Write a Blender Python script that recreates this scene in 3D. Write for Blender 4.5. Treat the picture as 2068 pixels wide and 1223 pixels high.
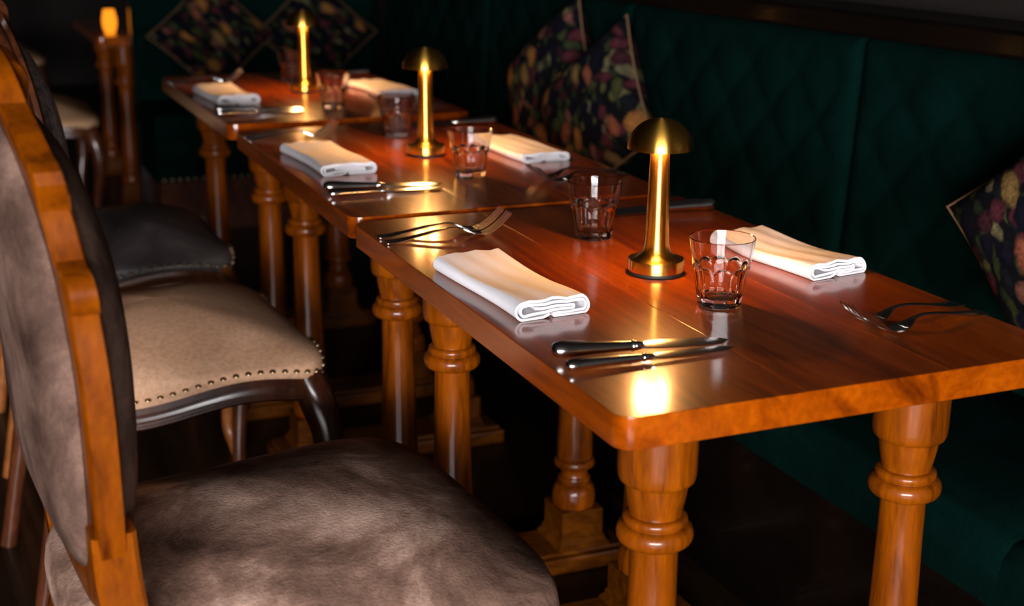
import bpy, math, random
from mathutils import Vector, Matrix, Quaternion
random.seed(7)
for o in list(bpy.data.objects): bpy.data.objects.remove(o, do_unlink=True)
SC = bpy.context.scene
COL = SC.collection
PI = math.pi
def R(a): return math.radians(a)

# ------------------------------------------------------------------ camera
cam = bpy.data.cameras.new('camera'); camo = bpy.data.objects.new('camera', cam); COL.objects.link(camo)
right, fwd, up = Vector((.920719, -.390137, .008399)), Vector((.376569, .882642, -.281318)), Vector((.102339, .262177, .959578))
camo.matrix_world = Matrix(((right.x, up.x, -fwd.x, -.6039), (right.y, up.y, -fwd.y, -1.1326), (right.z, up.z, -fwd.z, 1.2559), (0, 0, 0, 1)))
cam.sensor_width = 36; cam.lens = 47.957; cam.clip_start = .02; cam.clip_end = 60
cam.dof.use_dof = True; cam.dof.focus_distance = 1.83; cam.dof.aperture_fstop = 3.8
SC.camera = camo
# ------------------------------------------------------------------ world and light
w = bpy.data.worlds.new('world'); SC.world = w; w.use_nodes = True
w.node_tree.nodes['Background'].inputs[0].default_value = (.55, .62, .75, 1)
w.node_tree.nodes['Background'].inputs[1].default_value = .0
WIN = (-3.20, -.50, .66, 1.72, -3.6)      # window in the wall behind the camera: x0, x1, z0, z1, y
ld = bpy.data.lights.new('window_daylight', 'AREA'); ld.shape = 'RECTANGLE'
ld.size = WIN[1]-WIN[0]-.1; ld.size_y = WIN[3]-WIN[2]-.1; ld.energy = 600; ld.color = (1.0, .955, .965)
lo = bpy.data.objects.new('window_daylight', ld); COL.objects.link(lo)
lo.location = ((WIN[0]+WIN[1])/2, WIN[4]-.16, (WIN[2]+WIN[3])/2); lo.rotation_euler = (R(90), 0, R(-16))
LED_STRENGTH = 1200.0
SC.view_settings.view_transform = 'Standard'; SC.view_settings.look = 'None'
SC.view_settings.exposure = 0.0; SC.view_settings.gamma = 1.0; SC.view_settings.use_curve_mapping = False

# ------------------------------------------------------------------ materials
def newmat(name):
    m = bpy.data.materials.new(name); m.use_nodes = True
    nt = m.node_tree; b = nt.nodes['Principled BSDF']
    return m, nt, b
def N(nt, t, **kw):
    n = nt.nodes.new(t)
    for k, v in kw.items():
        if k.startswith('_'): setattr(n, k[1:], v)
        else: n.inputs[k.replace('__', ' ')].default_value = v
    return n
def ramp(nt, stops, interp='LINEAR'):
    n = nt.nodes.new('ShaderNodeValToRGB'); cr = n.color_ramp; cr.interpolation = interp
    while len(cr.elements) < len(stops): cr.elements.new(.5)
    for e, (p, c) in zip(cr.elements, stops):
        e.position = p; e.color = (*c, 1) if len(c) == 3 else c
    return n
def coords(nt, scale=(1, 1, 1), rnd=True):
    tc = nt.nodes.new('ShaderNodeTexCoord'); mp = nt.nodes.new('ShaderNodeMapping')
    mp.inputs['Scale'].default_value = scale
    nt.links.new(tc.outputs['Object'], mp.inputs['Vector'])
    if rnd:
        oi = nt.nodes.new('ShaderNodeObjectInfo'); mu = N(nt, 'ShaderNodeMath', _operation='MULTIPLY'); mu.inputs[1].default_value = 37.0
        nt.links.new(oi.outputs['Random'], mu.inputs[0])
        cx = nt.nodes.new('ShaderNodeCombineXYZ')
        for i in range(3): nt.links.new(mu.outputs[0], cx.inputs[i])
        nt.links.new(cx.outputs[0], mp.inputs['Location'])
    return mp
def wood(name, dark, mid, light, scale=(9, .9, 9), rough=.3, coat=.5, coat_rough=.12, bump=.05, figure=.5):
    m, nt, b = newmat(name); L = nt.links.new
    mp = coords(nt, scale)
    n1 = N(nt, 'ShaderNodeTexNoise', Scale=2.2, Detail=6, Roughness=.6, Distortion=1.2); L(mp.outputs[0], n1.inputs['Vector'])
    r1 = ramp(nt, [(.28, dark), (.5, mid), (.74, light)]); L(n1.outputs[0], r1.inputs[0])
    n2 = N(nt, 'ShaderNodeTexNoise', Scale=16, Detail=4, Roughness=.6); L(mp.outputs[0], n2.inputs['Vector'])
    r2 = ramp(nt, [(.35, (.55, .5, .45)), (.62, (1, 1, 1))]); L(n2.outputs[0], r2.inputs[0])
    mx = N(nt, 'ShaderNodeMix', _data_type='RGBA', _blend_type='MULTIPLY'); mx.inputs[0].default_value = figure
    L(r1.outputs[0], mx.inputs[6]); L(r2.outputs[0], mx.inputs[7]); L(mx.outputs[2], b.inputs['Base Color'])
    b.inputs['Roughness'].default_value = rough; b.inputs['Specular IOR Level'].default_value = .12; b.inputs['Coat Weight'].default_value = coat; b.inputs['Coat Roughness'].default_value = coat_rough
    bp = N(nt, 'ShaderNodeBump', Strength=bump, Distance=.002); L(n2.outputs[0], bp.inputs['Height']); L(bp.outputs[0], b.inputs['Normal'])
    return m
def cloth(name, stops, scale=9, rough=.85, sheen=.0, fine=220, bump=.15, sheen_tint=(1, 1, 1), spec=.3, detail=6):
    m, nt, b = newmat(name); L = nt.links.new
    mp = coords(nt)
    n1 = N(nt, 'ShaderNodeTexNoise', Scale=scale, Detail=detail, Roughness=.65, Distortion=.4); L(mp.outputs[0], n1.inputs['Vector'])
    r1 = ramp(nt, stops); L(n1.outputs[0], r1.inputs[0])
    n2 = N(nt, 'ShaderNodeTexNoise', Scale=fine, Detail=3, Roughness=.7); L(mp.outputs[0], n2.inputs['Vector'])
    r2 = ramp(nt, [(.35, (.6, .6, .6)), (.65, (1, 1, 1))]); L(n2.outputs[0], r2.inputs[0])
    mx = N(nt, 'ShaderNodeMix', _data_type='RGBA', _blend_type='MULTIPLY'); mx.inputs[0].default_value = .6
    L(r1.outputs[0], mx.inputs[6]); L(r2.outputs[0], mx.inputs[7]); L(mx.outputs[2], b.inputs['Base Color'])
    b.inputs['Roughness'].default_value = rough; b.inputs['Sheen Weight'].default_value = sheen
    b.inputs['Sheen Tint'].default_value = (*sheen_tint, 1); b.inputs['Specular IOR Level'].default_value = spec
    bp = N(nt, 'ShaderNodeBump', Strength=bump, Distance=.002); L(n2.outputs[0], bp.inputs['Height']); L(bp.outputs[0], b.inputs['Normal'])
    return m
def plain(name, col, rough=.5, metal=0, **kw):
    m, nt, b = newmat(name); b.inputs['Base Color'].default_value = (*col, 1)
    b.inputs['Roughness'].default_value = rough; b.inputs['Metallic'].default_value = metal
    for k, v in kw.items(): b.inputs[k.replace('__', ' ')].default_value = v
    return m
def brushed(name, col, rough, aniso, rot):
    m, nt, b = newmat(name); L = nt.links.new
    b.inputs['Base Color'].default_value = (*col, 1); b.inputs['Metallic'].default_value = 1
    b.inputs['Roughness'].default_value = rough; b.inputs['Anisotropic'].default_value = aniso; b.inputs['Anisotropic Rotation'].default_value = rot
    t = N(nt, 'ShaderNodeTangent', _direction_type='RADIAL', _axis='Z'); L(t.outputs[0], b.inputs['Tangent'])
    return m
def tapestry(name):
    m, nt, b = newmat(name); L = nt.links.new
    mp = coords(nt)
    nz = N(nt, 'ShaderNodeTexNoise', Scale=14, Detail=3); L(mp.outputs[0], nz.inputs['Vector'])
    def warped(scale, rot, stretch, amt):
        m2 = nt.nodes.new('ShaderNodeMapping'); m2.inputs['Rotation'].default_value = (0, 0, R(rot)); m2.inputs['Scale'].default_value = (scale, scale*stretch, scale*.0)
        ad = N(nt, 'ShaderNodeVectorMath', _operation='MULTIPLY_ADD'); ad.inputs[1].default_value = (amt, amt, amt)
        L(nz.outputs['Color'], ad.inputs[0]); L(mp.outputs[0], ad.inputs[2]); L(ad.outputs[0], m2.inputs['Vector'])
        v = N(nt, 'ShaderNodeTexVoronoi', Scale=1.0, Randomness=.8); v.voronoi_dimensions = '2D'; L(m2.outputs[0], v.inputs['Vector'])
        return v
    def mask(v, a, bb):
        r = ramp(nt, [(a, (1, 1, 1)), (bb, (0, 0, 0))]); L(v.outputs['Distance'], r.inputs[0]); return r
    def pick(v, stops):
        s = nt.nodes.new('ShaderNodeSeparateColor'); L(v.outputs['Color'], s.inputs[0])
        r = ramp(nt, stops, 'CONSTANT'); L(s.outputs[0], r.inputs[0]); return r
    base = (.0030, .0030, .0048)
    cur = None
    layers = [
        (warped(38, 60, .5, .035), .30, .42, [(0, (.02, .03, .012)), (.4, (.05, .055, .02)), (.65, (.012, .02, .01)), (.85, (.10, .09, .05))]),
        (warped(29, -35, .42, .035), .28, .38, [(0, (.03, .042, .016)), (.35, (.006, .007, .01)), (.6, (.09, .085, .045)), (.8, (.035, .04, .015))]),
        (warped(22, 20, .8, .05), .30, .42, [(0, (.055, .014, .02)), (.3, (.004, .004, .01)), (.62, (.028, .009, .012)), (.85, (.12, .05, .04))]),
        (warped(16.5, 12, .55, .045), .25, .34, [(0, (.004, .004, .009)), (.42, (.22, .10, .028)), (.60, (.004, .004, .009)), (.76, (.17, .055, .03)), (.9, (.16, .10, .035))]),
    ]
    fine = N(nt, 'ShaderNodeTexNoise', Scale=160, Detail=2); L(mp.outputs[0], fine.inputs['Vector'])
    for i, (v, a, bb, st) in enumerate(layers):
        mk, pc = mask(v, a, bb), pick(v, st)
        mx = N(nt, 'ShaderNodeMix', _data_type='RGBA'); L(mk.outputs[0], mx.inputs[0])
        if cur is None: mx.inputs[6].default_value = (*base, 1)
        else: L(cur, mx.inputs[6])
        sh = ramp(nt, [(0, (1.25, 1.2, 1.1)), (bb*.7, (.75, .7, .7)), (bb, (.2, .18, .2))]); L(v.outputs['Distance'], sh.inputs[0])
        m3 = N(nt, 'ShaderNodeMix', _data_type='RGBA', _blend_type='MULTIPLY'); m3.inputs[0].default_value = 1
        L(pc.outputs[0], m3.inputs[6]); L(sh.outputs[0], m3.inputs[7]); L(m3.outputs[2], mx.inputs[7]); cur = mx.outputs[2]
    fr = ramp(nt, [(.3, (.45, .45, .45)), (.7, (1.2, 1.2, 1.2))]); L(fine.outputs[0], fr.inputs[0])
    mx = N(nt, 'ShaderNodeMix', _data_type='RGBA', _blend_type='MULTIPLY'); mx.inputs[0].default_value = .8
    L(cur, mx.inputs[6]); L(fr.outputs[0], mx.inputs[7]); L(mx.outputs[2], b.inputs['Base Color'])
    b.inputs['Roughness'].default_value = .9; b.inputs['Specular IOR Level'].default_value = .06
    bp = N(nt, 'ShaderNodeBump', Strength=.2, Distance=.002); L(fine.outputs[0], bp.inputs['Height']); L(bp.outputs[0], b.inputs['Normal'])
    return m
def emit(name, col, s):
    m = bpy.data.materials.new(name); m.use_nodes = True; nt = m.node_tree
    nt.nodes.remove(nt.nodes['Principled BSDF']); e = nt.nodes.new('ShaderNodeEmission')
    e.inputs[0].default_value = (*col, 1); e.inputs[1].default_value = s
    nt.links.new(e.outputs[0], nt.nodes['Material Output'].inputs[0]); return m

M = {}
M['table'] = wood('table_wood', (.075, .010, .0002), (.235, .041, .0003), (.35, .072, .0008), (7, .55, 7), rough=.5, coat=.9, coat_rough=.14, bump=.06)
TB = M['table'].node_tree.nodes['Principled BSDF'].inputs
TB['Specular IOR Level'].default_value = .12; TB['Roughness'].default_value = .36; TB['Specular Tint'].default_value = (1, .36, .02, 1)
M['leg'] = wood('turned_leg_wood', (.045, .0075, .0), (.158, .034, .0), (.245, .056, .0005), (14, 14, 1.6), rough=.4, coat=.4, coat_rough=.14, bump=.05)
M['plinth'] = wood('shade_darkened_plinth_wood', (.03, .007, .0), (.085, .022, .0), (.13, .036, .0005), (5, 14, 14), rough=.4, coat=.3, coat_rough=.2)  # darker than the leg wood: shade near the floor is put into the colour
M['teak'] = wood('chair_teak', (.045, .007, .0), (.145, .031, .0), (.205, .048, .0), (8, 8, 3), rough=.36, coat=.28, coat_rough=.22, bump=.06)
M['mahogany'] = wood('dark_carved_wood', (.025, .007, .003), (.06, .017, .007), (.10, .03, .011), (9, 9, 4), rough=.3, coat=.7, coat_rough=.18, bump=.05)
M['oak_rail'] = wood('light_rail_wood', (.16, .05, .012), (.25, .08, .02), (.33, .11, .03), (9, 3, 9), rough=.4, coat=.4, coat_rough=.2)
M['hide'] = cloth('mottled_brown_hide', [(.34, (.06, .032, .023)), (.5, (.22, .130, .095)), (.66, (.56, .375, .29))], scale=6, rough=.8, sheen=.0, fine=230, bump=.6, spec=.05)
M['hide_back'] = cloth('grey_brown_hide', [(.34, (.04, .022, .016)), (.5, (.095, .056, .042)), (.66, (.18, .11, .085))], scale=9, rough=.8, sheen=.0, fine=260, bump=.25, spec=.04)
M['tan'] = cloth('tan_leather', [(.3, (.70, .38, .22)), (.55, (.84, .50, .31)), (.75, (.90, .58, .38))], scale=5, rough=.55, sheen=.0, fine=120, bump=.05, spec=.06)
M['tan_dim'] = cloth('dimmed_tan_leather', [(.3, (.36, .20, .10)), (.55, (.46, .27, .145)), (.75, (.54, .33, .19))], scale=5, rough=.6, fine=120, bump=.05, spec=.05)  # tan leather copy, colour darkened for the weaker light on the far chairs
M['grey_leather'] = cloth('charcoal_leather', [(.3, (.055, .045, .042)), (.55, (.115, .095, .09)), (.75, (.19, .16, .15))], scale=8, rough=.42, fine=160, bump=.1, spec=.5)
M['grey_floral'] = cloth('grey_patterned_fabric', [(.38, (.09, .08, .085)), (.5, (.30, .265, .265)), (.54, (.11, .10, .105)), (.62, (.36, .32, .32))], scale=14, rough=.8, fine=200, bump=.15)
M['green'] = cloth('bottle_green_velvet', [(.3, (.0003, .0056, .0045)), (.55, (.0005, .0088, .0069)), (.75, (.0008, .0118, .0094))], scale=6, rough=.9, sheen=.0, sheen_tint=(.1, .7, .55), fine=180, bump=.12, spec=.02)
M['napkin'] = cloth('white_cotton', [(.3, (.72, .71, .74)), (.7, (.80, .79, .82))], scale=6, rough=.9, fine=420, bump=.08, spec=.15)
for n_ in M['napkin'].node_tree.nodes:
    if n_.bl_idname == 'ShaderNodeMix': n_.inputs[0].default_value = .12
M['steel'] = plain('polished_steel', (.66, .64, .62), .16, 1)
M['brass'] = brushed('brushed_brass', (.80, .43, .07), .30, .85, .25)
M['nail'] = plain('antique_brass_nail', (.42, .30, .16), .38, 1)
M['rubber'] = plain('black_rubber', (.008, .008, .008), .6)
M['white_inner'] = plain('shade_reflector', (.85, .75, .55), .4)
M['led'] = emit('warm_led', (1.0, .46, .14), LED_STRENGTH)
M['amber'] = emit('lit_amber_glass', (1.0, .27, .012), 1.6)
M['flame'] = emit('candle_flame', (1.0, .5, .12), 30)
M['glass'] = plain('clear_glass', (1, 1, 1), .0, 0, Transmission__Weight=1.0, IOR=1.5)
M['tapestry'] = tapestry('fruit_tapestry')
M['piping'] = plain('gold_piping', (.13, .07, .028), .8)
M['wall'] = cloth('dark_brown_plaster', [(.3, (.006, .004, .003)), (.7, (.0085, .0055, .004))], scale=4, rough=.8, fine=60, bump=.05)
M['darkwood'] = wood('near_black_wood', (.0016, .001, .0008), (.0026, .0016, .0011), (.004, .0024, .0016), (5, 1, 5), rough=.4, coat=.2)
M['floor'] = wood('dark_floor_boards', (.008, .0035, .0015), (.016, .007, .003), (.024, .011, .005), (6, .6, 6), rough=.45, coat=.2)
M['white_paint'] = plain('white_window_paint', (.7, .7, .68), .5)

# ------------------------------------------------------------------ mesh helpers
def tag(o, label=None, cat=None, group=None, kind=None):
    if label: o['label'] = label
    if cat: o['category'] = cat
    if group: o['group'] = group
    if kind: o['kind'] = kind
    return o
def empty(name, loc=(0, 0, 0), rz=0, label=None, cat=None, group=None):
    o = bpy.data.objects.new(name, None); COL.objects.link(o); o.empty_display_size = .05
    o.location = loc; o.rotation_euler = (0, 0, rz); return tag(o, label, cat, group)
def obj(name, vf, mat, parent=None, smooth=True, angle=38):
    me = vf if isinstance(vf, bpy.types.Mesh) else mesh(name, vf, mat, smooth, angle)
    o = bpy.data.objects.new(name, me); COL.objects.link(o); o.parent = parent; return o
def mesh(name, vf, mat, smooth=True, angle=38):
    me = bpy.data.meshes.new(name); me.from_pydata([tuple(v) for v in vf[0]], [], vf[1]); me.validate(); me.update()
    if mat: me.materials.append(M[mat])
    if smooth:
        me.shade_smooth(); me.set_sharp_from_angle(angle=R(angle))
        for q in me.polygons:
            if len(q.vertices) > 4 or q.area > .003: q.use_smooth = False
    return me
def join(*vfs):
    V, F = [], []
    for v, f in vfs:
        n = len(V); V += list(v); F += [tuple(i+n for i in q) for q in f]
    return V, F
def shift(vf, d): return [Vector(v)+Vector(d) for v in vf[0]], vf[1]
def xf(vf, m): return [m @ Vector(v) for v in vf[0]], vf[1]
def box(x0, x1, y0, y1, z0, z1, c=.0):
    if c <= 0:
        V = [(x, y, z) for z in (z0, z1) for y in (y0, y1) for x in (x0, x1)]
        return V, [(0, 2, 3, 1), (4, 5, 7, 6), (0, 1, 5, 4), (2, 6, 7, 3), (0, 4, 6, 2), (1, 3, 7, 5)]
    return slab([(x0, y0), (x1, y0), (x1, y1), (x0, y1)], z0, z1, c)
def slab(poly, z0, z1, c, seg=3):
    # extrude a convex-ish ccw polygon with rounded top and bottom edges
    n = len(poly); rings = []
    def inset(d):
        out = []
        for i in range(n):
            p0, p1, p2 = Vector(poly[i-1]), Vector(poly[i]), Vector(poly[(i+1) % n])
            e1, e2 = (p1-p0).normalized(), (p2-p1).normalized()
            n1, n2 = Vector((-e1.y, e1.x)), Vector((-e2.y, e2.x))
            b = n1+n2; b = b/max(.3, b.dot(n1)) if b.length > 1e-6 else n1
            out.append(p1+b*d)
        return out
    for k in range(seg+1):
        a = k/seg*PI/2; rings.append((c*(1-math.sin(a)), z0+c*(1-math.cos(a))))
    for k in range(seg+1):
        a = k/seg*PI/2; rings.append((c*(1-math.cos(a)), z1-c*(1-math.sin(a))))
    V, F = [], []
    for d, z in rings: V += [(p.x, p.y, z) for p in inset(d)]
    for r in range(len(rings)-1):
        for i in range(n):
            j = (i+1) % n; F.append((r*n+i, r*n+j, (r+1)*n+j, (r+1)*n+i))
    F.append(tuple(reversed(range(n)))); F.append(tuple((len(rings)-1)*n+i for i in range(n)))
    return V, F
def lathe(prof, seg=32, close=False):
    V, F = [], []; n = len(prof)
    for r, z in prof:
        for i in range(seg):
            a = 2*PI*i/seg; V.append((r*math.cos(a), r*math.sin(a), z))
    for k in range(n-1 if not close else n):
        k2 = (k+1) % n
        for i in range(seg):
            j = (i+1) % seg; F.append((k*seg+i, k*seg+j, k2*seg+j, k2*seg+i))
    if not close:
        if prof[0][0] > 1e-5: F.append(tuple(reversed(range(seg))))
        if prof[-1][0] > 1e-5: F.append(tuple((n-1)*seg+i for i in range(seg)))
    return V, F
def smooth_prof(pts, sub=6):
    # catmull-rom through (a, b, ...) tuples
    out = []
    n = len(pts)
    for i in range(n-1):
        p0, p1, p2, p3 = pts[max(0, i-1)], pts[i], pts[i+1], pts[min(n-1, i+2)]
        for s in range(sub):
            t = s/sub
            out.append(tuple(.5*((2*b)+(-a+c)*t+(2*a-5*b+4*c-d)*t*t+(-a+3*b-3*c+d)*t**3) for a, b, c, d in zip(p0, p1, p2, p3)))
    out.append(tuple(pts[-1])); return out
def sweep(path, secs, closed=False, upv=(0, 0, 1), caps=True):
    # path: points; secs: per point list of (side, up) offsets
    P = [Vector(p) for p in path]; n = len(P); V, F = [], []; U = Vector(upv)
    k = len(secs[0])
    for i in range(n):
        if closed: t = P[(i+1) % n]-P[i-1]
        else: t = P[min(n-1, i+1)]-P[max(0, i-1)]
        t.normalize(); s = t.cross(U)
        s = s.normalized() if s.length > 1e-5 else Vector((1, 0, 0))
        u = s.cross(t).normalized()
        for a, b in secs[i]: V.append(P[i]+s*a+u*b)
    for i in range(n if closed else n-1):
        j = (i+1) % n
        for q in range(k):
            q2 = (q+1) % k; F.append((i*k+q, i*k+q2, j*k+q2, j*k+q))
    if not closed and caps:
        F.append(tuple(reversed(range(k)))); F.append(tuple((n-1)*k+q for q in range(k)))
    return V, F
def circ(r, k=8, ry=None, rot=0):
    ry = r if ry is None else ry
    return [(r*math.cos(2*PI*i/k+rot), ry*math.sin(2*PI*i/k+rot)) for i in range(k)]
def tube(path, r, k=8, closed=False, upv=(0, 0, 1)):
    rr = r if isinstance(r, (list, tuple)) else [r]*len(path)
    return sweep(path, [circ(q, k) for q in rr], closed, upv)
def grid(fn, nu, nv):
    V = [fn(i/nu, j/nv) for j in range(nv+1) for i in range(nu+1)]
    F = [(j*(nu+1)+i, j*(nu+1)+i+1, (j+1)*(nu+1)+i+1, (j+1)*(nu+1)+i) for j in range(nv) for i in range(nu)]
    return V, F
def copy_tree(o, parent=None):
    c = o.copy(); COL.objects.link(c); c.parent = parent
    for ch in o.children: copy_tree(ch, c)
    return c
def place(root, loc, rz=0, label=None):
    root.location = loc; root.rotation_euler = (0, 0, rz)
    if label: root['label'] = label
    return root
H, W, L, T = .76, .60, .941, .036      # table height, width, length, top thickness

# ================================================================== the setting
def struct(name, vf, mat, label, parent=None, smooth=False):
    o = obj(name, vf, mat, parent, smooth); 
    if parent is None: tag(o, label, None, None, 'structure')
    return o
XL, XR, YF, YB, ZC = -4.2, 1.22, WIN[4], 9.0, 2.7
struct('floor', box(XL-.1, XR+.1, YF-.1, YB+.1, -.1, 0), 'floor', 'dark wooden floor under the tables')
struct('ceiling', box(XL-.1, XR+.1, YF-.1, YB+.1, ZC, ZC+.1), 'wall', 'dark ceiling above the room')
struct('wall_right', box(XR, XR+.1, YF, YB, 0, ZC), 'wall', 'dark brown wall above the green banquette')
struct('wall_left', box(XL-.1, XL, YF, YB, 0, ZC), 'wall', 'dark brown wall on the far side of the room')
struct('wall_back', box(XL, XR, YB, YB+.1, 0, ZC), 'wall', 'dark brown wall at the end of the room')
wf = join(box(XL, WIN[0], YF-.1, YF, 0, ZC), box(WIN[1], XR, YF-.1, YF, 0, ZC), box(WIN[0], WIN[1], YF-.1, YF, 0, WIN[2]), box(WIN[0], WIN[1], YF-.1, YF, WIN[3], ZC))
struct('wall_front', wf, 'wall', 'dark brown wall behind the viewpoint with a window in it')
w1 = empty('window_1', (0, 0, 0)); tag(w1, 'tall window in the wall behind the viewpoint', None, None, 'structure')
x0, x1, z0, z1 = WIN[:4]
obj('window_frame', join(box(x0, x0+.05, YF-.08, YF+.01, z0, z1), box(x1-.05, x1, YF-.08, YF+.01, z0, z1), box(x0, x1, YF-.08, YF+.01, z0, z0+.05), box(x0, x1, YF-.08, YF+.01, z1-.05, z1)), 'white_paint', w1, False)
obj('glazing_bar', box((x0+x1)/2-.02, (x0+x1)/2+.02, YF-.07, YF, z0+.05, z1-.05), 'white_paint', w1, False)
obj('glazing_bar', box(x0+.05, x1-.05, YF-.07, YF, (z0+z1)/2-.015, (z0+z1)/2+.015), 'white_paint', w1, False)
tr = struct('trim_1', slab([(1.06, -2.2), (XR, -2.2), (XR, 4.12), (1.06, 4.12)], 1.012, 1.06, .008), 'darkwood', 'near-black wooden cap rail along the top of the long green banquette')

# ================================================================== tables
leg_prof = [(.0, .755), (.0462, .755), (.0464, .70), (.0462, .650), (.0456, .641), (.0440, .636), (.0410, .6335), (.0375, .6325), (.0368, .630), (.0358, .621), (.0335, .608), (.0315, .5985), (.0305, .594), (.0305, .5925),
            (.0345, .5920), (.0372, .5900), (.0382, .5865), (.0376, .5830), (.0360, .5815), (.0360, .5805), (.0400, .5795), (.0438, .5760), (.0455, .5700), (.0450, .5640), (.0428, .5595), (.0390, .5565), (.0340, .5555), (.0290, .5550), (.0284, .553),
            (.0286, .50), (.030, .42), (.0325, .33), (.0345, .27), (.0352, .237), (.0348, .232), (.0320, .2295), (.0318, .2285), (.0370, .2275), (.0398, .2235), (.0402, .219), (.0392, .2145), (.0350, .2115), (.0290, .2100),
            (.0262, .204), (.0258, .197), (.0272, .192), (.0275, .1915), (.0312, .1900), (.0325, .186), (.0315, .182), (.0285, .1795), (.0285, .1785), (.0335, .1765), (.0385, .170), (.0418, .160), (.0428, .148), (.0418, .136), (.0385, .125), (.034, .119), (.0, .118)]
leg_mesh = mesh('leg', lathe(leg_prof, 40), 'leg', True, 42)
def plinth_vf():
    V, F = [], []
    rows = [(.043, .1305), (.043, .078), (.0465, .075), (.0465, .070), (.050, .064), (.054, .060), (.054, .0555)]
    for r, z in rows: V += [(-r, -r, z), (r, -r, z), (r, r, z), (-r, r, z)]
    for k in range(len(rows)-1):
        for i in range(4):
            j = (i+1) % 4; F.append((k*4+j, k*4+i, (k+1)*4+i, (k+1)*4+j))
    F.append((0, 1, 2, 3)); F.append(tuple((len(rows)-1)*4+i for i in (3, 2, 1, 0)))
    return V, F
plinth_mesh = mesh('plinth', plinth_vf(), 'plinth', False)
def corner_poly(x0, x1, y0, y1, r, corners):
    # ccw; corners: which of (SW, SE, NE, NW) are rounded
    P = []
    for (cx, cy, a0, on) in ((x0, y0, 180, corners[0]), (x1, y0, 270, corners[1]), (x1, y1, 0, corners[2]), (x0, y1, 90, corners[3])):
        if not on: P.append((cx, cy)); continue
        ccx = cx+(r if cx == x0 else -r); ccy = cy+(r if cy == y0 else -r)
        for k in range(6):
            a = R(a0+90*k/5); P.append((ccx+r*math.cos(a), ccy+r*math.sin(a)))
    return P
seam = .222
boards = [(0, seam, (1, 0, 0, 1)), (seam, .412, (0, 0, 0, 0)), (.412, W, (0, 1, 1, 0))]
board_meshes = [mesh('top_board', slab(corner_poly(a, b, 0, L, .022, c), H-T, H, .0010), 'table', True, 30) for a, b, c in boards]
LEGS = [(.12, .135), (.478, .135), (.12, L-.135), (.478, L-.135)]
def make_table(loc, rz, label):
    t = empty('dining_table', loc, rz, label, 'table', 'wooden dining tables')
    for me in board_meshes: obj('top_board', me, None, t)
    for y0 in (.055, L-.215): obj('cleat', box(.045, W-.045, y0, y0+.16, H-T-.012, H-T+.002, .002), 'leg', t)
    for x, y in LEGS:
        l = obj('leg', leg_mesh, None, t); l.location = (x, y, -.012)
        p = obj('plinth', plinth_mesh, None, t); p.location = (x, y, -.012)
    for y in (.135, L-.135):
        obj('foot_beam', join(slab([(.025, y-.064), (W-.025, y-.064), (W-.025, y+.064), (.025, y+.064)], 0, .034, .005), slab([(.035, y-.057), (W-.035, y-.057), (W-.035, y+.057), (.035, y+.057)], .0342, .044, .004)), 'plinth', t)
    return t
TABLES = [((0, 0, 0), 0), ((.006, .971, 0), R(-.6)), ((.019, 2.003, 0), R(.1))]
make_table(*TABLES[0], 'nearest reddish wooden table, its corner pointing at the viewer, on turned legs')
make_table(*TABLES[1], 'middle wooden table of the row, butted against the nearest one')
make_table(*TABLES[2], 'last wooden table of the row, in front of the end cushions')
make_table((.045, 4.75, -.045), 0, 'distant wooden table beyond the green partition, only its corner and column showing')

# ================================================================== banquettes
def tuft_fn(u, v):
    # u along, v up in metres: diamond tufting height, 0 at folds
    py, pz = .175, .18
    a = (u/py+v/pz); b = (u/py-v/pz)
    h = abs(math.sin(PI*a))*abs(math.sin(PI*b))
    return h**.35
def tuft_panel(y0, y1, z0, z1):
    # back panel facing -x, local x = depth toward the sitter (negative)
    def fn(i, j):
        y = y0+(y1-y0)*i; z = z0+(z1-z0)*j
        e = min(y-y0, y1-y, z1-z); edge = math.sqrt(max(0, min(1, e/.05))*(2-max(0, min(1, e/.05))))
        fade = min(1, max(0, min((y-y0-.02)/.07, (y1-y-.02)/.07, (z1-z-.02)/.06, (z-z0-.02)/.15)))
        d = .028*edge+.014*(fade*tuft_fn(y, z-.826)+(1-fade)*.9)
        x = 1.095+.03*(z-.45)/.55
        return (x-d, y, z)
    return grid(fn, int((y1-y0)/.0125), 46)
bq = empty('banquette', (1.0, 1.1, 0), 0, 'long bottle-green velvet banquette with tufted back beside the table row', 'banquette')
def child(name, vf, mat, parent, **kw):
    p = parent.matrix_basis.translation if parent.parent is None else Vector((0, 0, 0))
    return obj(name, shift(vf, -Vector(parent.location)), mat, parent, **kw)
for y0, y1 in ((-1.9, -.86), (-.86, .13), (.13, 1.10), (1.10, 2.07), (2.07, 3.05), (3.05, 4.12)):
    V, F = tuft_panel(y0, y1, .44, 1.012)
    F = [tuple(reversed(f)) for f in F]
    child('back_panel', (V, F), 'green', bq, angle=180)
    def seatf(i, j, y0=y0, y1=y1):
        y = y0+(y1-y0)*i
        e = min(1, min(i, 1-i)*(y1-y0)/.03); ee = math.sqrt(e*(2-e))
        pr = [(.655, .34), (.640, .40), (.643, .43), (.66, .452), (.70, .462), (.80, .468), (.95, .464), (1.10, .455)]
        q = j*(len(pr)-1); k = min(len(pr)-2, int(q)); t = q-k
        return (pr[k][0]*(1-t)+pr[k+1][0]*t+.006*(1-ee), y, pr[k][1]*(1-t)+pr[k+1][1]*t-.012*(1-ee))
    V, F = grid(seatf, 24, 28); child('seat_cushion', (V, F), 'green', bq, angle=180)
child('seat_base', box(.672, 1.2, -1.9, 4.12, .06, .42), 'darkwood', bq, smooth=False)
child('back_board', box(1.13, 1.21, -1.9, 4.12, .42, 1.010), 'darkwood', bq, smooth=False)
child('base_plinth', box(.70, 1.2, -1.9, 4.12, 0, .06), 'darkwood', bq, smooth=False)
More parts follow.
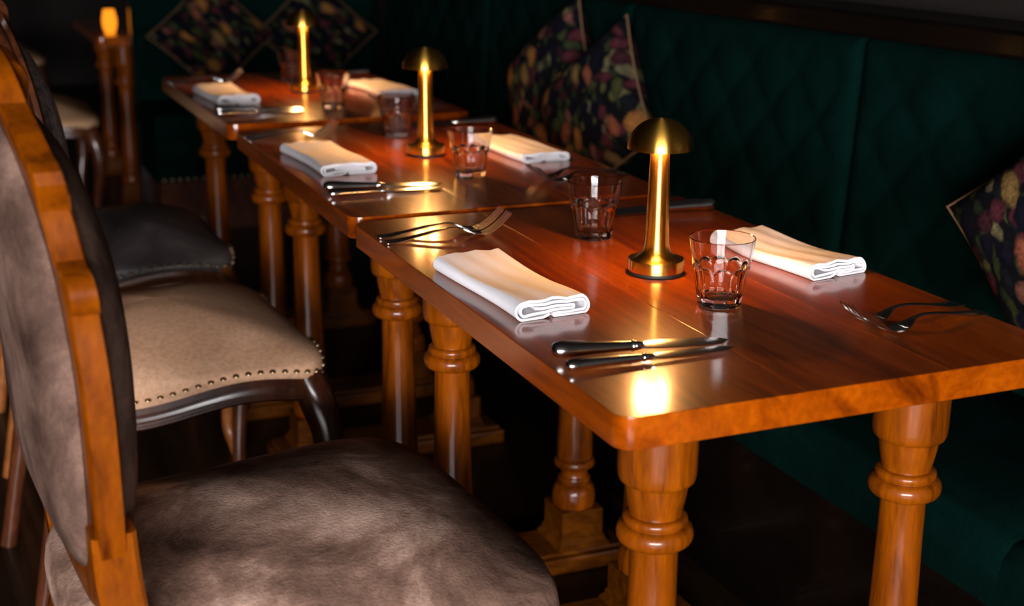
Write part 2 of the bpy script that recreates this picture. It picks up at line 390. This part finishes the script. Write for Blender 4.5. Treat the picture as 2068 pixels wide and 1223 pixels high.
# end banquette, facing the viewpoint
eb = empty('banquette', (.4, 4.4, 0), 0, 'short green banquette across the end of the table row, behind the far cushions', 'banquette')
XE0, XE1 = .165, 1.19
def endback(i, j):
    x = XE0+(XE1-XE0)*i; z = .42+.64*j
    e = min(x-XE0, XE1-x, 1.06-z); edge = math.sqrt(max(0, min(1, e/.05))*(2-max(0, min(1, e/.05))))
    return (x, 4.60-.03*edge-.014*tuft_fn(x, z-.826), z)
child('back_panel', grid(endback, 84, 46), 'green', eb, angle=180)
child('partition', box(XE0, 1.19, 4.60, 4.68, 0, 1.07), 'darkwood', eb, smooth=False)
child('seat_cushion', slab([(XE0, 4.16), (1.19, 4.16), (1.19, 4.60), (XE0, 4.60)], .36, .47, .03), 'green', eb)
child('seat_front', slab([(XE0+.003, 4.18), (1.19, 4.18), (1.19, 4.58), (XE0+.003, 4.58)], .20, .37, .006), 'green', eb)
child('base_plinth', box(XE0+.02, 1.19, 4.21, 4.58, 0, .20), 'mahogany', eb, smooth=False)
nail_mesh = mesh('nail', lathe([(.0060, 0), (.0058, .0016), (.0046, .0034), (.0024, .0045), (0, .0048)], 10), 'nail')
for k in range(16):
    n = obj('nail', nail_mesh, None, eb); n.location = Vector((XE0+.03+.03*k, 4.181, .212))-eb.location; n.rotation_euler = (R(90), 0, 0)

# ================================================================== cushions
def pillow(name, size, thick, loc, rot, label):
    p = empty(name, loc, 0, label, 'cushion', 'fruit tapestry cushions'); p.rotation_euler = rot
    s = size/2
    def surf(sg):
        def fn(i, j):
            u, v = 2*i-1, 2*j-1
            px = u*s*(1-.075*(1-v*v)*abs(u)**1.5); py = v*s*(1-.075*(1-u*u)*abs(v)**1.5)
            h = ((1-u**4)*(1-v**4))**.5*.5*thick*(1+.06*math.sin(3*u+2*v))
            return (px, py, sg*h)
        return grid(fn, 22, 22)
    a = surf(1); b = surf(-1); b = (b[0], [tuple(reversed(f)) for f in b[1]])
    obj('cover', join(a, b), 'tapestry', p, angle=80)
    path = []
    for e in range(4):
        for k in range(14):
            u = -1+2*k/14
            q = (u*s, -s*(1-.075*(1-u*u)))
            c, sn = (1, 0, -1, 0)[e], (0, 1, 0, -1)[e]
            path.append((q[0]*c-q[1]*sn, q[0]*sn+q[1]*c, 0))
    obj('piping', tube(path, .0026, 6, True), 'piping', p)
    return p
# local z is the cushion's face normal; local xy its square
def lean(nx, ny, nz, spin):
    n = Vector((nx, ny, nz)).normalized(); upv = Vector((0, 0, 1)); u = (upv-n*upv.dot(n)).normalized(); s = u.cross(n)
    m = Matrix((s, u, n)).transposed() @ Matrix.Rotation(R(spin), 3, 'Z'); return m.to_euler()
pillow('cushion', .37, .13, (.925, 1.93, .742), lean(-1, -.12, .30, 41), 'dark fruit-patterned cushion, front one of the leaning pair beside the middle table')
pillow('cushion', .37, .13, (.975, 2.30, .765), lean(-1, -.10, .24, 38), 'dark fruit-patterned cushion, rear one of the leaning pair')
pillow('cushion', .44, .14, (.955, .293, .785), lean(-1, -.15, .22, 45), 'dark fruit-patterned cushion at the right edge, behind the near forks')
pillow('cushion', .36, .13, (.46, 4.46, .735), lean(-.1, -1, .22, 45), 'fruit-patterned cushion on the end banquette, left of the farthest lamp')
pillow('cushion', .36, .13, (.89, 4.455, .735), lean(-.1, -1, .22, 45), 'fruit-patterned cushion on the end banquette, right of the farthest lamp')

# ================================================================== chairs
def se(phi, a, b, n):
    c, s = math.cos(phi), math.sin(phi)
    r = (abs(c)**n+abs(s)**n)**(-1/n)
    return a*c*r, b*s*r
def make_chair(style, loc, rz, label, nails=True):
    D = dict(
        hide=dict(seat='hide', back='hide_back', wood='teak', rail='teak', leg='teak', zlow=.415, crown=.062, wave=.0, ears=True, ex=5.0, A0=.275, bx=-.250, top=.484, cp=2.2, th=.030),
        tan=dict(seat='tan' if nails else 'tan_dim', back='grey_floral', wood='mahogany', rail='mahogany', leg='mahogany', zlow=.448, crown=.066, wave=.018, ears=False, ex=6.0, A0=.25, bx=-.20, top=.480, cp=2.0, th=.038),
        grey=dict(seat='grey_leather', back='hide_back', wood='oak_rail', rail='oak_rail', leg='oak_rail', zlow=.448, crown=.066, wave=.018, ears=False, ex=6.0, A0=.25, bx=-.20, top=.480, cp=2.0, th=.038))[style]
    c = empty('dining_chair', loc, rz, label, 'chair', 'upholstered dining chairs')
    A0 = D['A0']; ex = D['ex']; NS = 96
    def halfw(x): return .275+.035*x/A0
    def outline(phi, rho=1.0):
        x, y = se(phi, A0, 1, ex); return x*rho, y*halfw(x)*rho
    def wave(phi):
        if not D['wave']: return 0
        x, y = se(phi, 1, 1, ex)
        side = abs(y) > .9
        if side:
            t = (x+1)/2
            return D['wave']*(.9*math.cos(2*PI*(t-.72)/.9)-.2) if t > .2 else D['wave']*(-.9)
        if x > 0: return D['wave']*(.9*math.cos(2*PI*(abs(y)-.55)/1.0)-.2)
        return -.9*D['wave']
    zl = D['zlow']; top = D['top']
    rings = [(.985, 0, 0), (1.0, .001, 0), (1.008, .25, 0), (1.010, .5, 0), (1.0, .78, 0), (.975, 1.0, 0)]
    V, F = [], []
    prof = []
    for rho, t, _ in rings: prof.append((rho, lambda ph, t=t: zl+wave(ph)+(top-zl-wave(ph))*t))
    for k in range(1, 9):
        q = k/8; rho = .975*(1-q)**1.0
        prof.append((rho, lambda ph, rho=rho: top+D['crown']*(1-(rho/.975)**D['cp'])+.004*math.sin(3*ph+1)*rho))
    for rho, zf in prof:
        for i in range(NS):
            ph = 2*PI*i/NS; x, y = outline(ph, rho); V.append((x, y, zf(ph)))
    for r in range(len(prof)-1):
        for i in range(NS):
            j = (i+1) % NS; F.append((r*NS+i, r*NS+j, (r+1)*NS+j, (r+1)*NS+i))
    F.append(tuple((len(prof)-1)*NS+i for i in range(NS)))
    seat = obj('seat', (V, F), D['seat'], c, angle=60)
    if nails:
        acc = 0; prev = None
        for i in range(1200):
            ph = -.80*PI+1.60*PI*i/1200; x, y = outline(ph, 1.0105)
            if prev is None or math.hypot(x-prev[0], y-prev[1]) > .0205:
                x2, y2 = outline(ph+.004, 1.0105); tx, ty = x2-x, y2-y; nrm = Vector((ty, -tx, .12)).normalized()
                n = obj('nail', nail_mesh, None, seat); n.location = (x, y, zl+wave(ph)+.013)
                n.rotation_euler = nrm.to_track_quat('Z', 'Y').to_euler(); prev = (x, y)
    # rail
    V, F = [], []; rp = [(.93, .004), (.990, .003), (.995, -.006), (.992, -.012), (1.004, -.022), (1.012, -.028), (1.008, -.033), (1.010, -.037), (.99, -.042), (.95, -.042)]
    for rho, dz in rp:
        for i in range(NS):
            ph = 2*PI*i/NS; x, y = outline(ph, rho); V.append((x, y, zl+wave(ph)+dz))
    K = len(rp)
    for r in range(K):
        for i in range(NS):
            j = (i+1) % NS; r2 = (r+1) % K; F.append((r*NS+j, r*NS+i, r2*NS+i, r2*NS+j))
    obj('seat_rail', (V, F), D['rail'], c, angle=50)
    # legs
    for sx, sy in ((1, 1), (1, -1), (-1, 1), (-1, -1)):
        bx, by = (A0-.036, .270*sy) if sx > 0 else (-A0+.043, .215*sy)
        if sx > 0: pts = [(bx-.012, by-.012*sy, zl-.0, .030), (bx+.006, by+.006*sy, zl-.05, .033), (bx+.018, by+.018*sy, zl-.11, .028), (bx+.014, by+.014*sy, zl-.19, .021), (bx, by, zl-.28, .016), (bx-.006, by-.006*sy, .07, .0145), (bx+.008, by+.008*sy, .025, .019), (bx+.012, by+.012*sy, 0.0, .017)]
        else: pts = [(bx, by, zl-.005, .026), (bx-.005, by, zl-.1, .023), (bx-.03, by+.004*sy, zl-.22, .019), (bx-.06, by+.006*sy, .08, .016), (bx-.075, by+.008*sy, 0.0, .017)]
        pts = smooth_prof(pts, 6)
        obj('leg', tube([p[:3] for p in pts], [p[3] for p in pts], 12, False, (1, 0, 0)), D['leg'], c)
    # back
    def bx(z): return D['bx']-.32*max(0, z-.75)**2-.02*(z-.55)
    if D['ears']:
        half = [(0, .518), (.10, .520), (.165, .532), (.205, .565), (.224, .62), (.233, .70), (.2365, .78), (.235, .845), (.2335, .868), (.236, .878), (.247, .884), (.2525, .898), (.248, .912), (.234, .919), (.215, .922), (.206, .934), (.198, .962), (.194, .976), (.203, .982), (.2125, .996), (.209, 1.012), (.196, 1.020), (.180, 1.022), (.145, 1.044), (.110, 1.058), (.098, 1.066), (.094, 1.078), (.075, 1.096), (.04, 1.109), (0, 1.115)]
        sub = 3
        half = smooth_prof(half, sub)
    else:
        half = smooth_prof([(0, .56), (.09, .562), (.155, .585), (.195, .64), (.222, .73), (.236, .82), (.236, .90), (.215, .97), (.165, 1.025), (.09, 1.06), (.04, 1.078), (0, 1.085)], 7)
    inner_h = smooth_prof([(0, .566), (.09, .569), (.140, .590), (.172, .65), (.186, .75), (.186, .85), (.168, .935), (.125, .995), (.07, 1.025), (0, 1.035)] if D['ears'] else [(0, .60), (.08, .604), (.128, .63), (.162, .70), (.180, .79), (.182, .86), (.165, .93), (.125, .985), (.07, 1.015), (0, 1.025)], 10)
    def resample(pl, n):
        d = [0]
        for a, b in zip(pl, pl[1:]): d.append(d[-1]+math.hypot(b[0]-a[0], b[1]-a[1]))
        out = []; k = 0
        for i in range(n):
            s = d[-1]*i/(n-1)
            while k < len(d)-2 and d[k+1] < s: k += 1
            t = (s-d[k])/max(1e-9, d[k+1]-d[k]); out.append((pl[k][0]+(pl[k+1][0]-pl[k][0])*t, pl[k][1]+(pl[k+1][1]-pl[k][1])*t))
        return out
    def loopify(pl): return [(-y, z) for y, z in pl]+[(y, z) for y, z in reversed(pl[1:-1])]
    NO = 80; out_l = loopify(resample(half, NO))
    # inner point for each outer point along the ray to the centre
    zc0 = .80; inn_r = loopify(resample(inner_h, 200))
    angs = [math.atan2(z-zc0, y) for y, z in inn_r]
    def inner_at(y, z):
        a = math.atan2(z-zc0, y); best = min(range(len(angs)), key=lambda i: abs((angs[i]-a+PI) % (2*PI)-PI)); return inn_r[best]
    inn_l = [inner_at(y, z) for y, z in out_l]
    if style == 'tan': sec = [(0, -.45), (.12, -.55), (.5, -.42), (.86, -.55), (1.0, -.42), (.93, -.22), (1.03, -.05), (1.03, .08), (.93, .22), (1.0, .42), (.86, .55), (.5, .45), (.12, .5), (0, .40)]
    else: sec = [(0, -.46), (.06, -.5), (.92, -.5), (1.0, -.42), (1.0, .42), (.92, .5), (.06, .5), (0, .46)]
    th = D['th']; V, F = [], []; K = len(sec)
    for (yo, zo), (yi, zi) in zip(out_l, inn_l):
        for u, v in sec:
            y, z = yi+(yo-yi)*u, zi+(zo-zi)*u; V.append((bx(z)+v*th, y, z))
    n = len(out_l)
    for i in range(n):
        j = (i+1) % n
        for q in range(K):
            q2 = (q+1) % K; F.append((i*K+q, i*K+q2, j*K+q2, j*K+q))
    fr = obj('back_frame', (V, F), D['wood'], c, angle=35)
    for nm, sg, bul in (('back_cushion', 1, .050), ('rear_panel', -1, .040)):
        V, F = [], []; ks = [1.0, .995, .97, .93, .86, .75, .6, .42, .2]
        il = loopify(resample(inner_h, 60)); m = len(il)
        for kq, k in enumerate(ks):
            hgt = bul*(1-((k-.0)**3.2))**.62 if k < 1 else 0
            kk = k*1.06 if kq else 1.02
            for y, z in il:
                yy, zz = y*kk, zc0+(z-zc0)*kk
                V.append((bx(zz)+sg*(th*.42+hgt), yy, zz))
        for r in range(len(ks)-1):
            for i in range(m):
                j = (i+1) % m; f = (r*m+i, r*m+j, (r+1)*m+j, (r+1)*m+i); F.append(f if sg < 0 else tuple(reversed(f)))
        f = tuple((len(ks)-1)*m+i for i in range(m)); F.append(f if sg < 0 else tuple(reversed(f)))
        obj(nm, (V, F), D['back'], c, angle=70)
    # crest carving on the top rail
    cr = []
    for k in (-2, -1, 0, 1, 2):
        pts = [(bx(1.075)+.022, .012*k, 1.045), (bx(1.08)+.024, .017*k, 1.075), (bx(1.09)+.014, .023*k, 1.100-.004*abs(k)), (bx(1.09)-.012, .023*k, 1.100-.004*abs(k)), (bx(1.08)-.024, .017*k, 1.075), (bx(1.075)-.022, .012*k, 1.045)]
        pts = smooth_prof(pts, 4); cr.append(tube(pts, [.004+.005*math.sin(PI*i/(len(pts)-1)) for i in range(len(pts))], 8, False, (0, 1, 0)))
    obj('crest_carving', join(*cr), D['wood'], fr)
    for sy in (1, -1):
        pts = [(bx(.62)+.002, .205*sy, .64, .030), (bx(.59)+.004, .203*sy, .585, .031), (bx(.57)+.010, .206*sy, .53, .030), (D['bx']+.016, .214*sy, .47, .030), (D['bx']+.02, .222*sy, zl-.03, .027)]
        pts = smooth_prof(pts, 6)
        obj('back_post', sweep([p[:3] for p in pts], [[(a*p[3]*.62, b*p[3]*.75) for a, b in ((-1, -.8), (-.8, -1), (.8, -1), (1, -.8), (1, .8), (.8, 1), (-.8, 1), (-1, .8))] for p in pts], False, (1, 0, 0)), D['wood'], c)
    return c
make_chair('hide', (-.248, .42, 0), R(4.5), 'nearest chair with mottled brown hide seat and orange wooden back frame', nails=False)
make_chair('tan', (-.258, 1.37, 0), R(3), 'dark carved chair with smooth tan leather seat and brass nails, second in the row')
make_chair('grey', (-.245, 2.16, 0), R(0), 'chair with charcoal leather seat and nail trim, third in the row')
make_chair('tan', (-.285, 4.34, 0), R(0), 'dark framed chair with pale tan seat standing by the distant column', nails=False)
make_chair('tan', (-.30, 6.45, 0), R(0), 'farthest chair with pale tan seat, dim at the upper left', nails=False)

# ================================================================== lamps
def make_lamp(loc, label):
    l = empty('table_lamp', loc, 0, label, 'lamp', 'brass mushroom table lamps')
    obj('foot_pad', lathe([(0, 0), (.0365, 0), (.0375, .001), (.0375, .0045), (0, .0045)], 48), 'rubber', l)
    obj('base', lathe([(0, .0046), (.0385, .0046), (.0392, .0052), (.0392, .0205), (.0388, .0212), (.0375, .0218)]+smooth_prof([(.0375, .0218), (.031, .0228), (.025, .0258), (.0205, .0315), (.0180, .039), (.0172, .046)], 5)+[(0, .046)], 64), 'brass', l, angle=30)
    obj('stem', lathe(smooth_prof([(.0172, .0455), (.0165, .06), (.0158, .085), (.0149, .115), (.0138, .15), (.0131, .180), (.0131, .200)], 5)+[(0, .200)], 64), 'brass', l)
    ro, rz_, z0 = .0455, .0425, .1755
    outer = [(ro*math.cos(R(a)), z0+rz_*math.sin(R(a))) for a in range(0, 88, 4)]+[(.0006, z0+rz_)]
    inner = [((ro-.0012)*math.cos(R(a)), z0+(rz_-.0012)*math.sin(R(a))) for a in range(0, 88, 4)]+[(.0005, z0+rz_-.0012)]
    sh = obj('shade', lathe(list(reversed(inner))+outer, 72), 'brass', l, angle=50)
    # warm led ring inside the dome, facing down
    obj('led_ring', lathe([(.0136, .1832), (.0192, .1832), (.0192, .1848), (.0136, .1848)], 40, True), 'led', l, smooth=False)
    obj('led_mount', lathe([(.0130, .1850), (.0415, .1850), (.0415, .1866), (.0130, .1866)], 40, True), 'white_inner', l, smooth=False)
    return l
lamp0 = make_lamp((.307, .490, H), 'nearest brass mushroom lamp between the two near glasses')
for loc, lab in (((.317, 1.482, H), 'brass mushroom lamp on the middle table'), ((.334, 2.512, H), 'brass mushroom lamp on the last table of the row')):
    c = copy_tree(lamp0); place(c, loc, 0, lab)

cd = empty('candle_glass', (.118, 4.90, H-.045), 0, 'amber candle glass glowing on the distant table at upper left', 'candle')
obj('holder', lathe([(0, 0), (.017, 0), (.022, .006), (.029, .03), (.030, .06), (.022, .098), (.021, .098), (.029, .06), (.028, .03), (.021, .007), (0, .006)], 28), 'amber', cd)
obj('wax', lathe([(0, .0075), (.019, .0075), (.0225, .026), (0, .027)], 24), 'white_paint', cd)
obj('flame', lathe(smooth_prof([(.0005, .033), (.006, .040), (.0075, .048), (.004, .062), (.0006, .074)], 4), 14), 'flame', cd)

# ================================================================== glasses
def glass_vf():
    NF, SEG = 10, 120; V, F = [], []
    def outer(z):
        return .0288+(.0425-.0288)*(z/.09)**1.02
    rows = []
    zs = [0, .0008, .002, .004, .008, .014, .022, .03, .038, .044, .048, .0505, .0525, .0545, .056, .058, .062, .07, .08, .087, .0892]
    for z in zs:
        ring = []
        for i in range(SEG):
            a = 2*PI*i/SEG; f = ((a*NF/(2*PI)) % 1)-.5          # -.5 .. .5 across a facet
            r = outer(z)
            if z < .058:
                ztop = .0555-.007*(2*abs(f))**2.4               # arched top of each facet
                d = min(1, max(0, (ztop-z)/.0022))
                flat = r*math.cos(PI/NF)/math.cos(f*2*PI/NF)*.972
                r = r*(1-d)+flat*d+.0008*(1-abs(2*d-1)) if d < 1 else flat
            if z < .002: r -= .0022*(1-z/.002)**2
            ring.append((r*math.cos(a), r*math.sin(a), z))
        rows.append(ring)
    rows.append([(.0418*math.cos(2*PI*i/SEG), .0418*math.sin(2*PI*i/SEG), .09) for i in range(SEG)])
    for r, z in ((.0410, .0892), (.0404, .086), (.0385, .075), (.0362, .060), (.0348, .052), (.0325, .044), (.0300, .034), (.0275, .022), (.0262, .0155), (.0245, .0128), (.021, .0118), (.012, .0113), (.004, .0112)):
        rows.append([(r*math.cos(2*PI*i/SEG), r*math.sin(2*PI*i/SEG), z) for i in range(SEG)])
    for ring in rows: V += ring
    for k in range(len(rows)-1):
        for i in range(SEG):
            j = (i+1) % SEG; F.append((k*SEG+i, k*SEG+j, (k+1)*SEG+j, (k+1)*SEG+i))
    F.append(tuple(reversed(range(SEG)))); F.append(tuple((len(rows)-1)*SEG+i for i in range(SEG)))
    return V, F
gm = mesh('tumbler', glass_vf(), 'glass', True, 30)
for (x, y), a, lab in (((.306, .318), 8, 'empty faceted tumbler in front of the nearest lamp, closest to the near edge'), ((.317, .707), 20, 'empty faceted tumbler just behind the nearest lamp'),
                    ((.314, 1.225), 3, 'empty faceted tumbler on the middle table, right of its lamp'), ((.332, 1.712), 14, 'empty faceted tumbler on the middle table, behind its lamp'),
                    ((.315, 2.164), 25, 'empty faceted tumbler on the last table, nearer the front'), ((.352, 2.72), 9, 'empty faceted tumbler beside the farthest lamp, seen at its left')):
    g = obj('tumbler', gm, None); g.location = (x, y, H+.0003); g.rotation_euler = (0, 0, R(a)); tag(g, lab, 'glass', 'faceted glass tumblers')

# ================================================================== napkins
def napkin(loc, wid, ln, rz, seed, label, hgt=.021, flip=1):
    rnd = random.Random(seed)
    h = hgt; a = wid/2; th = .0030
    # ribbon centre line in (x, z), folded in a flat roll
    def arc(cx, cz, rx, rzz, a0, a1, n=9):
        return [(cx+rx*math.cos(R(a0+(a1-a0)*k/(n-1))), cz+rzz*math.sin(R(a0+(a1-a0)*k/(n-1)))) for k in range(n)]
    p = []
    p += [(-.10*a, .0050), (-.30*a, .0018)]
    p += arc(-a+h*.48, h*.5, h*.48, h*.5-.001, 270, 90)                     # left outer turn
    p += [(-.4*a, h-.0005), (0, h*1.02), (.4*a, h-.0006)]
    p += arc(a-h*.46, h*.5, h*.46, h*.5-.001, 90, -90)                     # right outer turn
    p += [(.6*a, .0013), (.3*a, .0013), (.02*a, .0013)]
    p += arc(.02*a, .0029, .0012, .0016, 270, 90, 4)
    p += [(.3*a, .0046), (.6*a, .0050)]
    p += arc(a-h*.46-.001, h*.5, h*.30, h*.27, -90, 90, 7)
    p += [(.4*a, h*.80), (0, h*.80), (-.4*a, h*.80)]
    p += arc(-a+h*.56, h*.52, h*.26, h*.27, 90, 262, 7)
    p += [(-.45*a, h*.33), (0, h*.40), (.4*a, h*.42)]
    p += arc(.55*a, h*.50, h*.10, h*.09, -90, 90, 4)
    p += [(.3*a, h*.6), (-.1*a, h*.58), (-.5*a, h*.60)]
    p = smooth_prof(p, 2); n = len(p)
    nrm = []
    for i in range(n):
        q0, q1 = p[max(0, i-1)], p[min(n-1, i+1)]; d = math.hypot(q1[0]-q0[0], q1[1]-q0[1]) or 1
        nrm.append((-(q1[1]-q0[1])/d, (q1[0]-q0[0])/d))
    V, F = [], []; NY = 26; ph = rnd.uniform(0, 6)
    for j in range(NY+1):
        v = j/NY; y = (v-.5)*ln
        sag = 1-.13*math.sin(PI*v)+.06*math.sin(2.3*PI*v+ph)
        endr = .004*(max(0, 1-min(v, 1-v)/.05))**2
        for s in (1, -1):
            for i in range(n):
                x, z = p[i][0]+nrm[i][0]*s*th/2, p[i][1]+nrm[i][1]*s*th/2
                k = max(0, z)/h
                zz = z*(1+(sag-1)*k)+.0012*k*math.sin(9*x/wid*2+5*v+ph)
                xx = x*(1-.03*math.sin(PI*v+.3))+.003*math.sin(PI*v*1.4+ph)
                V.append((flip*xx, y*(1-.02*k)+.006*x/wid*math.sin(ph)-endr*(v-.5)*2*k, max(0.0002, zz)))
    row = 2*n
    for j in range(NY):
        for i in range(n-1):
            a0, b0 = j*row+i, (j+1)*row+i
            F.append((a0, a0+1, b0+1, b0)); F.append((a0+n, b0+n, b0+n+1, a0+n+1))
        for i in (0, n-1):
            a0, b0 = j*row+i, (j+1)*row+i
            F.append((a0, b0, b0+n, a0+n) if i == 0 else (a0, a0+n, b0+n, b0))
    for j in (0, NY):
        for i in range(n-1):
            a0 = j*row+i; F.append((a0, a0+n, a0+n+1, a0+1) if j == 0 else (a0, a0+1, a0+n+1, a0+n))
    if flip < 0: F = [tuple(reversed(f)) for f in F]
    o = obj('napkin', (V, F), 'napkin', None, angle=60); o.location = loc; o.rotation_euler = (0, 0, R(rz))
    return tag(o, label, 'napkin', 'folded white napkins')
Hn = H+.0003
napkin((.078, .480, Hn), .104, .270, 1.5, 1, 'folded white napkin nearest the viewer on the chair side of the nearest table')
napkin((.105, 1.462, Hn), .108, .272, 2.5, 2, 'folded white napkin on the chair side of the middle table', .020)
napkin((.103, 2.440, Hn), .108, .272, 2, 3, 'folded white napkin on the chair side of the last table', .022)
napkin((.522, .492, Hn), .106, .232, 5, 4, 'folded white napkin on the banquette side of the nearest table', .019)
napkin((.508, 1.442, Hn), .104, .245, 4, 5, 'folded white napkin on the banquette side of the middle table', .017)
napkin((.532, 2.440, Hn), .104, .245, 5, 6, 'folded white napkin on the banquette side of the last table', .018)

# ================================================================== cutlery
def fork_meshes():
    cl = smooth_prof([(0, .0022, .0105), (.004, .0022, .0112), (.02, .0030, .0105), (.05, .0075, .0070), (.08, .0125, .0048), (.105, .0150, .0038), (.122, .0135, .0040), (.134, .0085, .0085), (.142, .0052, .0112)], 4)
    hd = sweep([(x, 0, z) for x, z, w_ in cl], [[(-w_, -.0006), (-w_*.9, -.0011), (w_*.9, -.0011), (w_, -.0006), (w_, .0006), (w_*.8, .0011), (-w_*.8, .0011), (-w_, .0006)] for x, z, w_ in cl])
    parts = []
    bowl = smooth_prof([(.1415, .0053, .0112), (.149, .0032, .0118), (.157, .0024, .0118), (.162, .0027, .0118)], 4)
    parts.append(sweep([(x, 0, z) for x, z, w_ in bowl], [[(-w_, .0006), (-w_*.5, -.0010), (w_*.5, -.0010), (w_, .0006), (w_, .0016), (w_*.5, .0003), (-w_*.5, .0003), (-w_, .0016)] for x, z, w_ in bowl]))
    for k in range(4):
        yk = (k-1.5)*.0066
        tc = smooth_prof([(.160, .0028, .0018), (.171, .0060, .0014), (.183, .0135, .0012), (.195, .0235, .0010), (.204, .0325, .0006)], 4)
        parts.append(sweep([(x, yk, z) for x, z, w_ in tc], [[(-w_, -.0009), (w_, -.0009), (w_, .0009), (-w_, .0009)] for x, z, w_ in tc]))
    return mesh('handle', hd, 'steel', True, 40), mesh('tines', join(*parts), 'steel', True, 40)
def knife_meshes():
    hp = smooth_prof([(0, .0004, .0005), (.0008, .0045, .0035), (.004, .0092, .0074), (.012, .0115, .0094), (.024, .0110, .0092), (.045, .0088, .0078), (.07, .0072, .0066), (.090, .0062, .0058), (.0945, .0058, .0056)], 4)
    hd = sweep([(x, 0, 0) for x, a, b in hp], [circ(a, 16, b) for x, a, b in hp])
    bo = smooth_prof([(.0945, .0056), (.0955, .0068), (.0975, .0070), (.0990, .0058), (.1005, .0060), (.104, .0052), (.110, .0035)], 4)
    bl = sweep([(x, 0, 0) for x, a in bo], [circ(a, 14) for x, a in bo])
    bp = [(.106, -.0045, .0045, .0016), (.112, -.0090, .0070, .0016), (.125, -.0115, .0085, .0015), (.16, -.0118, .0088, .0014), (.19, -.0108, .0082, .0012), (.206, -.0085, .0050, .0010), (.213, -.0055, -.0005, .0007), (.216, -.0035, -.0022, .0004)]
    bp = smooth_prof(bp, 4)
    bd = sweep([(x, 0, 0) for x, *_ in bp], [[(lo, -t*.15), ((lo+hi)/2, -t), (hi, -t*.7), (hi, t*.7), ((lo+hi)/2, t), (lo, t*.15)] for x, lo, hi, t in bp])
    return mesh('handle', hd, 'steel', True, 50), mesh('bolster', bl, 'steel', True, 50), mesh('blade', bd, 'steel', True, 30)
FM = fork_meshes(); KM = knife_meshes()
def fork(butt, tip, label):
    d = Vector(tip)-Vector(butt); f = empty('fork', (butt[0], butt[1], H), math.atan2(d.y, d.x), label, 'fork', 'steel forks')
    obj('handle', FM[0], None, f); obj('tines', FM[1], None, f)
def knife(butt, tip, label, roll=38, s=1.0):
    d = Vector(tip)-Vector(butt); k = empty('knife', (butt[0], butt[1], H+.0118*s), math.atan2(d.y, d.x), label, 'knife', 'steel knives')
    k.rotation_euler = (R(roll), R(1.0), k.rotation_euler[2]); k.scale = (1, s, s) if s != 1 else (1, 1, 1)
    for nm, me in zip(('handle', 'bolster', 'blade'), KM): obj(nm, me, None, k)
sets = [((0, 0), 'nearest table'), ((.006, .985), 'middle table'), ((.01, 1.985), 'last table')]
for i, ((dx, dy), nm) in enumerate(sets):
    knife((dx+.012, dy+.197), (dx+.222, dy+.163), 'thicker steel knife by the chair-side napkin of the %s' % nm, 9)
    knife((dx+.008, dy+.150), (dx+.211, dy+.147), 'slimmer steel knife by the chair-side napkin of the %s' % nm, 9, .72)
    fork((dx+.006, dy+.824), (dx+.21, dy+.822), 'steel fork on the chair side of the %s, farther of the two' % nm)
    fork((dx+.006, dy+.786), (dx+.21, dy+.790), 'steel fork on the chair side of the %s, nearer of the two' % nm)
    fork((dx+.596, dy+.205), (dx+.39, dy+.172), 'dark steel fork on the banquette side of the %s, farther of the two' % nm)
    fork((dx+.598, dy+.163), (dx+.40, dy+.132), 'dark steel fork on the banquette side of the %s, nearer of the two' % nm)
    knife((dx+.598, dy+.812), (dx+.395, dy+.822), 'thicker steel knife on the banquette side of the %s' % nm, -9)
    knife((dx+.592, dy+.845), (dx+.390, dy+.850), 'slimmer steel knife on the banquette side of the %s' % nm, -9, .72)
